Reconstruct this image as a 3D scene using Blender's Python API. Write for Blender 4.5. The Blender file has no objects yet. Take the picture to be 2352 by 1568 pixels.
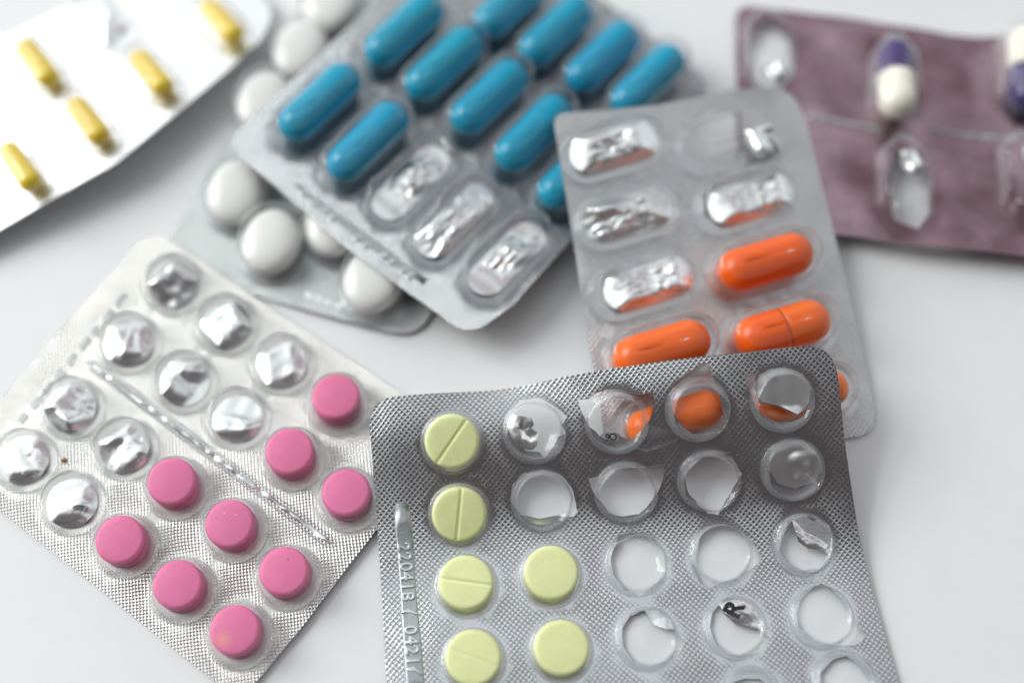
import bpy, math, random
from mathutils import Vector, Matrix, noise
from mathutils.geometry import delaunay_2d_cdt
R = math.radians
C = bpy.context.scene.collection
S = 0.001                                   # all building numbers below are millimetres

# ------------------------------------------------------------------ camera
TH, DIST = R(21.4), 250.0
PW, PH = 2352.0, 1568.0                     # frame units used for measuring
FPX = PW * 50 / 36
CAM = Vector((0, -math.sin(TH), math.cos(TH))) * DIST
FW = -CAM.normalized(); RT = Vector((1, 0, 0)); UP = RT.cross(FW)
cd = bpy.data.cameras.new('camera'); cam = bpy.data.objects.new('camera', cd); C.objects.link(cam)
cam.location = CAM * S; cam.rotation_euler = (TH, 0, 0)
cd.lens = 50; cd.sensor_width = 36; cd.clip_start = 0.01; cd.clip_end = 20
bpy.context.scene.camera = cam

def ray(px, py): return (FW + RT * ((px - PW / 2) / FPX) - UP * ((py - PH / 2) / FPX))
def at(px, py, z=0.0):
    d = ray(px, py); t = (z - CAM.z) / d.z
    return CAM + d * t

fp = at(1450, 1150, 5.5)
cd.dof.use_dof = True
cd.dof.focus_distance = (fp - CAM).dot(FW) * S
cd.dof.aperture_fstop = 3.25
cd.dof.aperture_blades = 0

# ------------------------------------------------------------------ room light
sc = bpy.context.scene
sc.view_settings.view_transform = 'Standard'; sc.view_settings.look = 'None'
sc.view_settings.exposure = 0.0; sc.view_settings.gamma = 1
sc.render.engine = 'CYCLES'
sc.cycles.use_denoising = True
sc.cycles.max_bounces = 14; sc.cycles.transparent_max_bounces = 40; sc.cycles.glossy_bounces = 6
sc.cycles.sample_clamp_indirect = 6.0
w = bpy.data.worlds.new('World'); sc.world = w; w.use_nodes = True
nt = w.node_tree; nt.nodes.clear()
wo = nt.nodes.new('ShaderNodeOutputWorld'); bg = nt.nodes.new('ShaderNodeBackground')
nt.links.new(bg.outputs[0], wo.inputs[0])
tc = nt.nodes.new('ShaderNodeTexCoord')
def dotnode(v):
    n = nt.nodes.new('ShaderNodeVectorMath'); n.operation = 'DOT_PRODUCT'
    nt.links.new(tc.outputs['Generated'], n.inputs[0]); n.inputs[1].default_value = Vector(v).normalized()
    return n.outputs['Value']
def shift(sock):
    n = nt.nodes.new('ShaderNodeMath'); n.operation = 'MULTIPLY_ADD'; nt.links.new(sock, n.inputs[0])
    n.inputs[1].default_value = .5; n.inputs[2].default_value = .5; return n.outputs[0]
def ramp(sock, stops):
    n = nt.nodes.new('ShaderNodeValToRGB'); nt.links.new(sock, n.inputs[0])
    e = n.color_ramp.elements
    while len(e) < len(stops): e.new(0.5)
    for k, (p, c) in enumerate(stops): e[k].position = p; e[k].color = (*c, 1)
    n.color_ramp.interpolation = 'EASE'
    return n.outputs['Color']
# a light room; the darkly dressed photographer stands over the near side, a dim mauve corner lies behind right
def mixc(f, a, b):
    x = nt.nodes.new('ShaderNodeMix'); x.data_type = 'RGBA'; nt.links.new(f, x.inputs[0])
    for i, c in ((6, a), (7, b)):
        if isinstance(c, tuple): x.inputs[i].default_value = (*c, 1)
        else: nt.links.new(c, x.inputs[i])
    return x.outputs[2]
room = mixc(ramp(shift(dotnode((-1, 0, 0))), [(0.48, (0, 0, 0)), (0.66, (1, 1, 1))]), (0.61, 0.64, 0.66), (0.78, 0.81, 0.81))
corner = ramp(dotnode((0.36, 0.52, 0.78)), [(0.925, (0, 0, 0)), (0.995, (1, 1, 1))])
room = mixc(corner, room, (0.20, 0.135, 0.15))
person = ramp(shift(dotnode((0.12, -1, 0.0))), [(0.46, (0, 0, 0)), (0.60, (1, 1, 1))])
room = mixc(person, room, (0.06, 0.05, 0.05))
nt.links.new(room, bg.inputs[0]); bg.inputs[1].default_value = 1.43

def window_light(center, size, nx, ny, gap, power, color):
    c = Vector(center); q = (-c).to_track_quat('-Z', 'Y'); m = q.to_matrix()
    pw, ph = (size[0] - gap * (nx - 1)) / nx, (size[1] - gap * (ny - 1)) / ny
    for i in range(nx):
        for j in range(ny):
            l = bpy.data.lights.new('window_light', 'AREA'); l.shape = 'RECTANGLE'; l.size = pw; l.size_y = ph
            l.energy = power / (nx * ny); l.color = color
            o = bpy.data.objects.new('window_light', l); C.objects.link(o)
            o.location = c + m @ Vector(((i - (nx - 1) / 2) * (pw + gap), (j - (ny - 1) / 2) * (ph + gap), 0))
            o.rotation_euler = q.to_euler()
window_light((-0.96, 0.36, 0.74), (0.66, 0.66), 2, 3, 0.045, 12.6, (0.985, 1.0, 0.985))

# ------------------------------------------------------------------ materials
def M_(name):
    m = bpy.data.materials.new(name); m.use_nodes = True
    n = m.node_tree; n.nodes.clear(); o = n.nodes.new('ShaderNodeOutputMaterial')
    return m, n, o
def P_(n, **k):
    b = n.nodes.new('ShaderNodeBsdfPrincipled')
    for a, v in k.items(): b.inputs[a.replace('_', ' ')].default_value = v
    return b
def math_(n, op, a, b=None, c=None):
    x = n.nodes.new('ShaderNodeMath'); x.operation = op
    for i, v in enumerate((a, b, c)):
        if v is None: continue
        if isinstance(v, (int, float)): x.inputs[i].default_value = v
        else: n.links.new(v, x.inputs[i])
    return x.outputs[0]
def noise_(n, vec, scale, detail=2, rough=.5):
    x = n.nodes.new('ShaderNodeTexNoise'); x.inputs['Scale'].default_value = scale
    x.inputs['Detail'].default_value = detail; x.inputs['Roughness'].default_value = rough
    n.links.new(vec, x.inputs['Vector']); return x.outputs['Fac']

def foil(name, color, rough, pitch, depth, ang=45, power=2.0, coat=0.5, dirt=0.06):
    m, n, o = M_(name)
    b = P_(n, Metallic=1.0, Coat_Weight=coat, Coat_Roughness=0.12)
    uv = n.nodes.new('ShaderNodeUVMap'); uv.uv_map = 'mm'
    mp = n.nodes.new('ShaderNodeMapping'); mp.inputs['Rotation'].default_value = (0, 0, R(ang))
    n.links.new(uv.outputs[0], mp.inputs[0])
    warp = n.nodes.new('ShaderNodeTexNoise'); warp.inputs['Scale'].default_value = .12; n.links.new(uv.outputs[0], warp.inputs['Vector'])
    sx = n.nodes.new('ShaderNodeSeparateXYZ'); n.links.new(mp.outputs[0], sx.inputs[0])
    wv = math_(n, 'MULTIPLY', warp.outputs['Fac'], pitch * 1.2)
    pa = math_(n, 'PINGPONG', math_(n, 'DIVIDE', math_(n, 'ADD', sx.outputs[0], wv), pitch), 0.5)
    pb = math_(n, 'PINGPONG', math_(n, 'DIVIDE', math_(n, 'ADD', sx.outputs[1], wv), pitch), 0.5)
    pa = math_(n, 'POWER', math_(n, 'MULTIPLY', pa, 2), power); pb = math_(n, 'POWER', math_(n, 'MULTIPLY', pb, 2), power)
    h = math_(n, 'MAXIMUM', pa, pb)
    # press depth varies over the sheet
    var = math_(n, 'MULTIPLY_ADD', noise_(n, uv.outputs[0], .09, 3, .6), 1.3, 0.35)
    h = math_(n, 'MULTIPLY', h, var)
    fine = noise_(n, uv.outputs[0], 3.5, 3, .6)
    at_ = n.nodes.new('ShaderNodeAttribute'); at_.attribute_name = 'press'
    h = math_(n, 'MULTIPLY', h, at_.outputs['Fac'])
    h2 = math_(n, 'MULTIPLY_ADD', fine, .35, h)
    bp = n.nodes.new('ShaderNodeBump'); bp.inputs['Strength'].default_value = 1; bp.inputs['Distance'].default_value = depth * S
    n.links.new(h2, bp.inputs['Height']); n.links.new(bp.outputs[0], b.inputs['Normal'])
    cr = n.nodes.new('ShaderNodeValToRGB'); n.links.new(noise_(n, uv.outputs[0], .16, 4, .65), cr.inputs[0])
    cr.color_ramp.elements[0].position = .3; cr.color_ramp.elements[1].position = .7
    cr.color_ramp.elements[0].color = (*[c * (1 - dirt * 2) for c in color], 1); cr.color_ramp.elements[1].color = (*color, 1)
    n.links.new(cr.outputs[0], b.inputs['Base Color'])
    n.links.new(math_(n, 'MULTIPLY_ADD', fine, .12, rough - .06), b.inputs['Roughness'])
    n.links.new(b.outputs[0], o.inputs[0]); return m

def simple(name, color, rough=.4, metallic=0, speck=0.0, bump=0.0, scale=2500, coat=0.0, sss=0.0, spec=.4, stain=None):
    m, n, o = M_(name)
    b = P_(n, Roughness=rough, Metallic=metallic, Coat_Weight=coat, Coat_Roughness=.15, Specular_IOR_Level=spec)
    tcn = n.nodes.new('ShaderNodeTexCoord')
    f = noise_(n, tcn.outputs['Object'], scale, 4, .6)
    lo = noise_(n, tcn.outputs['Object'], scale * .12, 2, .5)
    cr = n.nodes.new('ShaderNodeValToRGB'); n.links.new(math_(n, 'MULTIPLY_ADD', lo, .5, math_(n, 'MULTIPLY', f, .5)), cr.inputs[0])
    cr.color_ramp.elements[0].position = .35; cr.color_ramp.elements[1].position = .65
    cr.color_ramp.elements[0].color = (*[c * (1 - speck) for c in color], 1)
    cr.color_ramp.elements[1].color = (*[min(1, c * (1 + speck * .6)) for c in color], 1)
    oi = n.nodes.new('ShaderNodeObjectInfo'); hs = n.nodes.new('ShaderNodeHueSaturation')
    n.links.new(math_(n, 'MULTIPLY_ADD', oi.outputs['Random'], .07, .955), hs.inputs['Value']); n.links.new(cr.outputs[0], hs.inputs['Color'])
    n.links.new(math_(n, 'MULTIPLY_ADD', oi.outputs['Random'], .012, .494), hs.inputs['Hue'])
    col = hs.outputs[0]
    if stain:
        d = n.nodes.new('ShaderNodeVectorMath'); d.operation = 'DISTANCE'; n.links.new(tcn.outputs['Object'], d.inputs[0]); d.inputs[1].default_value = stain[0]
        k = n.nodes.new('ShaderNodeMapRange'); k.inputs[1].default_value = stain[1]; k.inputs[2].default_value = 0; k.inputs[4].default_value = .75
        n.links.new(math_(n, 'MULTIPLY_ADD', f, .0012, d.outputs['Value']), k.inputs[0])
        x = n.nodes.new('ShaderNodeMix'); x.data_type = 'RGBA'; n.links.new(k.outputs[0], x.inputs[0]); n.links.new(col, x.inputs[6]); x.inputs[7].default_value = (*stain[2], 1); col = x.outputs[2]
    n.links.new(col, b.inputs['Base Color'])
    if sss: b.inputs['Subsurface Weight'].default_value = sss; b.inputs['Subsurface Radius'].default_value = (.0012, .0009, .0007); b.inputs['Subsurface Scale'].default_value = 1.0
    if bump:
        bp = n.nodes.new('ShaderNodeBump'); bp.inputs['Distance'].default_value = bump * S; n.links.new(f, bp.inputs['Height'])
        n.links.new(bp.outputs[0], b.inputs['Normal'])
    n.links.new(b.outputs[0], o.inputs[0]); return m

def plastic(name, tint=(.99, .992, .995), haze=.34, spec=.65, rough=.04, milky=0.0):
    """thin clear film: see-through face on, mirror-like and a little milky seen edge on"""
    m, n, o = M_(name)
    g = n.nodes.new('ShaderNodeNewGeometry')
    tcn = n.nodes.new('ShaderNodeTexCoord')
    bp = n.nodes.new('ShaderNodeBump'); bp.inputs['Distance'].default_value = .03 * S
    n.links.new(noise_(n, tcn.outputs['Object'], 420, 2, .5), bp.inputs['Height'])
    d = n.nodes.new('ShaderNodeVectorMath'); d.operation = 'DOT_PRODUCT'
    n.links.new(bp.outputs[0], d.inputs[0]); n.links.new(g.outputs['Incoming'], d.inputs[1])
    inv = math_(n, 'SUBTRACT', 1, math_(n, 'ABSOLUTE', d.outputs['Value']))
    F = math_(n, 'MULTIPLY_ADD', math_(n, 'POWER', inv, 4.5), .9, .05 * spec)
    H = math_(n, 'MULTIPLY_ADD', math_(n, 'POWER', inv, 1.9), haze, milky)
    tr = n.nodes.new('ShaderNodeBsdfTransparent'); tr.inputs[0].default_value = (*tint, 1)
    gl = n.nodes.new('ShaderNodeBsdfGlossy'); gl.inputs['Roughness'].default_value = rough; n.links.new(bp.outputs[0], gl.inputs['Normal'])
    tl = n.nodes.new('ShaderNodeBsdfTranslucent'); tl.inputs[0].default_value = (.9, .92, .93, 1)
    df = n.nodes.new('ShaderNodeBsdfDiffuse'); df.inputs[0].default_value = (.9, .92, .93, 1)
    mm = n.nodes.new('ShaderNodeMixShader'); n.links.new(tl.outputs[0], mm.inputs[1]); n.links.new(df.outputs[0], mm.inputs[2])
    m1 = n.nodes.new('ShaderNodeMixShader'); n.links.new(H, m1.inputs[0]); n.links.new(tr.outputs[0], m1.inputs[1]); n.links.new(mm.outputs[0], m1.inputs[2])
    m2 = n.nodes.new('ShaderNodeMixShader'); n.links.new(F, m2.inputs[0]); n.links.new(m1.outputs[0], m2.inputs[1]); n.links.new(gl.outputs[0], m2.inputs[2])
    n.links.new(m2.outputs[0], o.inputs[0]); return m

MT = dict(
    foil_yellow=foil('foil_silver', (.68, .70, .72), .25, .67, .045, 45, 2.2),
    foil_pink=foil('foil_pale', (.57, .565, .54), .34, .54, .075, 45, 2.4, .3, .03),
    foil_blue=foil('foil_grey', (.36, .375, .385), .26, .54, .10, 45, 1.6),
    foil_orange=foil('foil_steel', (.66, .68, .69), .28, .62, .10, 45, 1.8),
    foil_white=foil('foil_matt', (.46, .49, .485), .42, .42, .07, 45, 1.6, .2, .03),
    foil_ytl=foil('foil_bright', (.90, .91, .92), .36, .50, .04, 45, 1.6, .3, .02),
    foil_purple=foil('foil_mauve_reflection', (.40, .27, .31), .15, .50, .03, 45, 1.6, .3, .2),  # silver foil with its mauve reflection mixed into the base colour
    crinkle=simple('crinkled_foil', (.90, .91, .90), .27, 1.0, .05, .02, 700),
    crinkle_mauve=simple('crinkled_mauve_foil', (.66, .55, .60), .2, 1.0, .05, .06, 1200),
    smooth=simple('pressed_foil', (.76, .79, .80), .32, 1.0, .12, .05, 900),
    strip_grey=simple('pressed_grey_foil', (.40, .42, .42), .5, 1.0, .05, .03, 900),
    strip_front=simple('pressed_blue_grey_foil', (.46, .49, .50), .42, 1.0, .12, .05, 700),
    plastic=plastic('clear_plastic'), film_inside=plastic('film_inside', haze=.12, spec=.12),
    plastic_soft=plastic('cloudy_plastic', haze=.5, milky=.02, rough=.07),
    pink=simple('pink_coating', (.85, .185, .385), .45, 0, .09, .05, 3200, 0, .1),
    yellow=simple('yellow_tablet', (.88, .92, .46), .62, 0, .06, .04, 2600, 0, .15),
    orange=simple('orange_gelatin', (.99, .155, .0), .28, 0, .03, 0, 900, .0, .1),
    blue=simple('blue_gelatin', (.0, .35, .54), .2, 0, .1, 0, 500, .1),
    white=simple('white_coating', (.86, .86, .82), .28, 0, .02, 0, 900, .3, .1),
    yellowcap=simple('yellow_gelatin', (.88, .62, .01), .3, 0, .05, 0, 900, .3),
    purple=simple('purple_gelatin', (.055, .032, .15), .25, 0, .05, 0, 900, .3),
    cream=simple('cream_gelatin', (.88, .86, .74), .3, 0, .03, 0, 900, .3),
    flap=simple('torn_foil', (.90, .92, .91), .36, 1.0, .06, .03, 700),
    ink=simple('black_print', (.015, .015, .017), .5),
    crumb=simple('brown_crumb', (.45, .20, .03), .7, 0, .2, .05, 2500),
    table=simple('white_lacquer', (.815, .825, .83), .34, 0, .02, .006, 260, 0),
)

# ------------------------------------------------------------------ mesh helpers
def mesh(name, verts, faces, mat, smooth=True, uvs=None):
    me = bpy.data.meshes.new(name); me.from_pydata([(v[0] * S, v[1] * S, v[2] * S) for v in verts], [], faces)
    me.validate(); me.update()
    if smooth: me.polygons.foreach_set('use_smooth', [True] * len(me.polygons))
    if uvs:
        l = me.uv_layers.new(name='mm')
        for lp in me.loops: l.data[lp.index].uv = uvs[lp.vertex_index]
    me.materials.append(mat); return me
def link(name, me, parent=None, mw=None):
    o = bpy.data.objects.new(name, me); C.objects.link(o)
    if parent is not None:
        o.parent = parent
        if mw is not None:
            base = parent['_mw'] if '_mw' in parent else None
            o.matrix_local = PM[parent.name].inverted() @ mw
    elif mw is not None: o.matrix_world = mw; o.matrix_local = mw
    PM[o.name] = mw if mw is not None else Matrix.Identity(4)
    return o
PM = {}
def thing(name, label, cat, mw, group=None, me=None):
    o = bpy.data.objects.new(name, me); C.objects.link(o); o.matrix_local = mw; PM[o.name] = mw
    o['label'] = label; o['category'] = cat
    if group: o['group'] = group
    return o
def frame(p, n, ang):
    """matrix with +Z along n, +X along world angle ang; p in mm"""
    n = n.normalized(); t = Vector((math.cos(ang), math.sin(ang), 0)); t = (t - n * t.dot(n)).normalized(); b = n.cross(t)
    m = Matrix((t, b, n)).transposed().to_4x4(); m.translation = p * S; return m

def circle(r, N=56):
    return [(Vector((math.cos(2 * math.pi * k / N), math.sin(2 * math.pi * k / N))) * r, Vector((math.cos(2 * math.pi * k / N), math.sin(2 * math.pi * k / N)))) for k in range(N)], r
def ellipse(a, b, N=56):
    out = []
    for k in range(N):
        t = 2 * math.pi * k / N; out.append((Vector((a * math.cos(t), b * math.sin(t))), Vector((math.cos(t) / a, math.sin(t) / b)).normalized()))
    return out, min(a, b) * 1.0001
def stadium(L, r, N=64):
    """full length L, radius r, along X"""
    out = []; h = L / 2 - r; q = N // 2 - 6
    for s in (1, -1):
        for k in range(q + 1):
            t = -math.pi / 2 + math.pi * k / q; n = Vector((math.cos(t), math.sin(t))) * s
            out.append((Vector((h * s, 0)) + n * r, n))
        for k in range(1, 6):
            out.append((Vector(((h - 2 * h * k / 6) * s, r * s)), Vector((0, s))))
    return out, r
def facet(L, W):
    """long hexagon with blunt pointed ends, along X"""
    c = [(L * .5, W * .16), (L * .30, W * .5), (-L * .28, W * .5), (-L * .5, W * .2), (-L * .5, -W * .2), (-L * .3, -W * .5), (L * .28, -W * .5), (L * .5, -W * .16)]
    out = []
    for i in range(len(c)):
        a, b = Vector(c[i]), Vector(c[(i + 1) % len(c)])
        for k in range(7):
            p = a.lerp(b, k / 7); out.append((p, None))
    out = [(p, Vector((p.x / (L * L), p.y / (W * W))).normalized()) for p, _ in out]
    return out, W * .50011
def shell(outline, prof, fn=None, closed_top=True):
    """rings (inset, z) around an outline; fn(x, y, z) may move a point"""
    pts, rmin = outline; N = len(pts); V = []; F = []
    scaled = max(abs(p.x) for p, _ in pts) > max(abs(p.y) for p, _ in pts) * 1.02 and abs(max(abs(p.y) for p, _ in pts) - rmin) > 1e-6
    for ins, z in prof:
        for p, n in pts:
            q = p - n * ins if ins < rmin * .999 or ins < 0 else p - n * rmin
            if ins >= 0 and ins > rmin * .5:           # shrink towards the core, no crossing
                q = p - n * min(ins, rmin * .97)
            if scaled and ins >= 0: q = p * max(.02, 1 - ins / rmin)
            v = Vector((q.x, q.y, z)); V.append(fn(v) if fn else v)
    for i in range(len(prof) - 1):
        for k in range(N):
            a, b = i * N + k, i * N + (k + 1) % N
            F.append((a, b, b + N, a + N))
    if closed_top:
        last = (len(prof) - 1) * N
        cx = sum((V[last + k] for k in range(N)), Vector()) / N; V.append(cx)
        for k in range(N): F.append((last + k, last + (k + 1) % N, len(V) - 1))
    return V, F

def dome_mesh(name, outline, h, mat, seed=0, dent=0.0, wob=.06, flange=1.1, steep=.55, edge=.7, thick=.16, lip=0.0, dish=0.0):
    rnd = random.Random(seed); off = Vector((rnd.uniform(-50, 50), rnd.uniform(-50, 50), 0)); r = outline[1]
    folds = []
    for _ in range(5):
        a = rnd.uniform(0, 6.28); folds.append((math.cos(a), math.sin(a), rnd.uniform(.25, .75) * r, rnd.uniform(.3, 1)))
    def fn(v):
        if v.z < .22: return v
        k = min(1, v.z / h)
        q = Vector(v)
        nx = noise.noise(Vector((v.x * .35, v.y * .35, 0)) + off); ny = noise.noise(Vector((v.y * .35, v.x * .35, 7)) + off)
        q.x += nx * wob * 3 * k; q.y += ny * wob * 3 * k
        if dent:
            for fx, fy, c, s in folds:
                t = v.x * fx + v.y * fy - c
                if t > 0: q.z -= dent * s * t * k * .55; q.x -= fx * t * dent * .25 * s * k; q.y -= fy * t * dent * .25 * s * k
            q.z += noise.noise(Vector((v.x * .5, v.y * .5, 3)) + off) * dent * .5 * k
        else:
            q.z += nx * wob * k
        return q
    s = steep
    prof = [(-.34, -.25), (-.2, .06), (-.04, .22), (s * .35, h * .35), (s * .7, h * .68), (s * .9, h * .84), (s + edge * .18, h * .92),
            (s + edge * .45, h * .97 + lip), (s + edge * .75, h + lip * .8), (s + edge + .1, h - dish * .12), (s + edge + .12 * (r - s - edge), h + .02 - dish * .35), (s + edge + .25 * (r - s - edge), h + .03 - dish * .62), (s + edge + .42 * (r - s - edge), h + .04 - dish * .85), (s + edge + .65 * (r - s - edge), h + .05 - dish), (r * .97, h + .06 - dish)]
    V, F = shell(outline, prof, fn)
    pin = [(a + (thick if i > 1 else 0), z - thick * (.4 if i < 3 else 1)) for i, (a, z) in enumerate(prof)]
    V2, F2 = shell(outline, pin, fn)
    o = len(V)
    F += [tuple(reversed([i + o for i in f])) for f in F2]
    N = len(outline[0])
    nf = len(F)
    for k in range(N): F.append((k, k + o, (k + 1) % N + o, (k + 1) % N))
    me = mesh(name, V + V2, F, mat); me.materials.append(MT['film_inside'])
    for i in range(nf // 2, nf): me.polygons[i].material_index = 1
    return me

def crumple_mesh(name, outline, h, mat, seed, amp=1.0, N=34, clip=None, base=.35, fine=.12):
    """pushed-in or torn foil seen through the plastic: creased by straight folds"""
    rnd = random.Random(seed); pts, r = outline
    xs = [p.x for p, _ in pts]; ys = [p.y for p, _ in pts]; ax, ay = max(xs), max(ys)
    folds = []
    for _ in range(4):
        a = rnd.uniform(0, 6.28); folds.append((math.cos(a), math.sin(a), rnd.uniform(-.6, .6) * r, rnd.uniform(-.5, .5)))
    poly = [p for p, _ in pts] if clip is None else clip
    def z(x, y):
        e = max(0, 1 - max(abs(x) / ax, abs(y) / ay) ** 2.5 if clip is None else 1 - (math.hypot(x / ax, y / ay)) ** 3)
        s = sum(c * abs(x * fx + y * fy - k) for fx, fy, k, c in folds) * amp
        s += noise.noise(Vector((x * .45 + seed, y * .45, 1))) * .5 * amp
        s += (abs(noise.noise(Vector((x * .75 + seed, y * .75, 4)))) + .5 * abs(noise.noise(Vector((x * 1.5, y * 1.5 + seed, 6))))) * 1.5 * amp * fine
        z0 = base * h + s; top = h * .9 * (1 - .5 * (max(abs(x) / ax, abs(y) / ay)) ** 3)
        z0 = top - math.log(1 + math.exp((top - z0) * 2.2)) / 2.2 if z0 < top + 3 else top
        return max(.1 + .04 * math.sin(x * 2 + seed), z0 * (.12 + .88 * min(1, e * 1.15)))
    V = []; F = []; nr, na = 14, 60
    # polar grid from the polygon's centre to its boundary
    c = sum((Vector(p) for p in poly), Vector((0, 0))) / len(poly)
    L = len(poly); per = []
    for k in range(na):
        t = k * L / na; i = int(t); per.append(Vector(poly[i % L]).lerp(Vector(poly[(i + 1) % L]), t - i))
    V.append(Vector((c.x, c.y, z(c.x, c.y))))
    for j in range(1, nr + 1):
        for k in range(na):
            p = c.lerp(per[k], j / nr * .97); V.append(Vector((p.x, p.y, z(p.x, p.y))))
    for k in range(na): F.append((0, 1 + k, 1 + (k + 1) % na))
    for j in range(nr - 1):
        for k in range(na):
            a = 1 + j * na + k; b = 1 + j * na + (k + 1) % na; F.append((a, a + na, b + na, b))
    n0 = len(V); V += [v - Vector((0, 0, .04)) for v in V]; F += [tuple(reversed([i + n0 for i in f])) for f in F]
    return mesh(name, V, F, mat)

def tablet_mesh(name, r, h, mat, bevel=.55, crown=.12, groove=None, ridge=True):
    """round flat-faced tablet standing on z=0; groove = (angle, depth)"""
    na = 150 if groove else 72
    prof = [(r * .75, 0), (r - .1, .12), (r, .4), (r, h - bevel - .08)]
    if ridge: prof += [(r + .03, h - bevel - .02), (r - .04, h - bevel + .04)]
    for k in range(1, 7):
        t = k / 6; prof.append((r - .06 - bevel * (1 - math.cos(t * math.pi / 2)) * 1.15, h - bevel + .04 + (bevel - .04) * math.sin(t * math.pi / 2)))
    r0 = prof[-1][0]; K = 26 if groove else 6
    for k in range(1, K): prof.append((r0 * (1 - k / K), h + crown * (1 - (1 - k / K) ** 2)))
    V = []; F = []
    for rr, z in prof:
        for k in range(na):
            a = 2 * math.pi * k / na; x, y = rr * math.cos(a), rr * math.sin(a); zz = z
            if groove and z > h - bevel * .8:
                d = abs(-x * math.sin(groove[0]) + y * math.cos(groove[0]))
                zz -= groove[1] * max(0, 1 - (d / .42)) ** 1.0 * min(1, (z - (h - bevel * .8)) / (bevel * .8) + .2)
            V.append(Vector((x, y, zz)))
    for i in range(len(prof) - 1):
        for k in range(na):
            a, b = i * na + k, i * na + (k + 1) % na; F.append((a, b, b + na, a + na))
    l = (len(prof) - 1) * na; V.append(sum((V[l + k] for k in range(na)), Vector()) / na)
    for k in range(na): F.append((l + k, l + (k + 1) % na, len(V) - 1))
    F.append(tuple(reversed(range(na))))
    return mesh(name, V, F, mat)

def capsule_mesh(name, L, r, mat, x0=-1e9, x1=1e9, step=0.0, stepx=0.0, seam=None, N=40):
    """capsule along X resting on z=0, optionally only the part between x0 and x1"""
    h = L / 2; xs = []
    for k in range(17): t = math.pi / 2 * k / 16; xs.append((-h + r * (1 - math.cos(t)), r * math.sin(t)))
    for k in range(1, 12): xs.append((-h + r + (L - 2 * r) * k / 12, r))
    if seam is not None: xs += [(seam - .16, r), (seam - .05, r - .13), (seam + .05, r - .13), (seam + .16, r + .03)]
    xs += [(-x, y) for x, y in xs if x < -h + r + 1e-6]
    xs = sorted(xs)
    prof = [(x, y + (step if x > stepx and y > r * .5 else 0)) for x, y in xs if x0 - 1e-6 <= x <= x1 + 1e-6]
    V = []; F = []
    for x, y in prof:
        y = max(y, .01)
        for k in range(N): a = 2 * math.pi * k / N; V.append(Vector((x, y * math.cos(a), r + y * math.sin(a))))
    for i in range(len(prof) - 1):
        for k in range(N): a, b = i * N + k, i * N + (k + 1) % N; F.append((a, a + N, b + N, b))
    F.append(tuple(range(N))); F.append(tuple(reversed(range((len(prof) - 1) * N, len(prof) * N))))
    return mesh(name, V, F, mat)

def oval_mesh(name, a, b, h, mat):
    V = []; F = []; N = 64
    prof = [(.02, 0), (.4, .04), (.7, .14), (.88, .27), (.975, .40), (1.0, .43), (1.0, .57), (.975, .60)]
    for k in range(1, 16): t = k / 16; prof.append((.975 * math.cos(t * math.pi / 2) ** .8, .60 + .40 * math.sin(t * math.pi / 2)))
    for f, z in prof:
        for k in range(N): t = 2 * math.pi * k / N; V.append(Vector((a * f * math.cos(t), b * f * math.sin(t), z * h)))
    for i in range(len(prof) - 1):
        for k in range(N): p, q = i * N + k, i * N + (k + 1) % N; F.append((p, q, q + N, p + N))
    F.append(tuple(reversed(range(N)))); l = (len(prof) - 1) * N; V.append(Vector((0, 0, h)))
    for k in range(N): F.append((l + k, l + (k + 1) % N, len(V) - 1))
    return mesh(name, V, F, mat)

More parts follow.
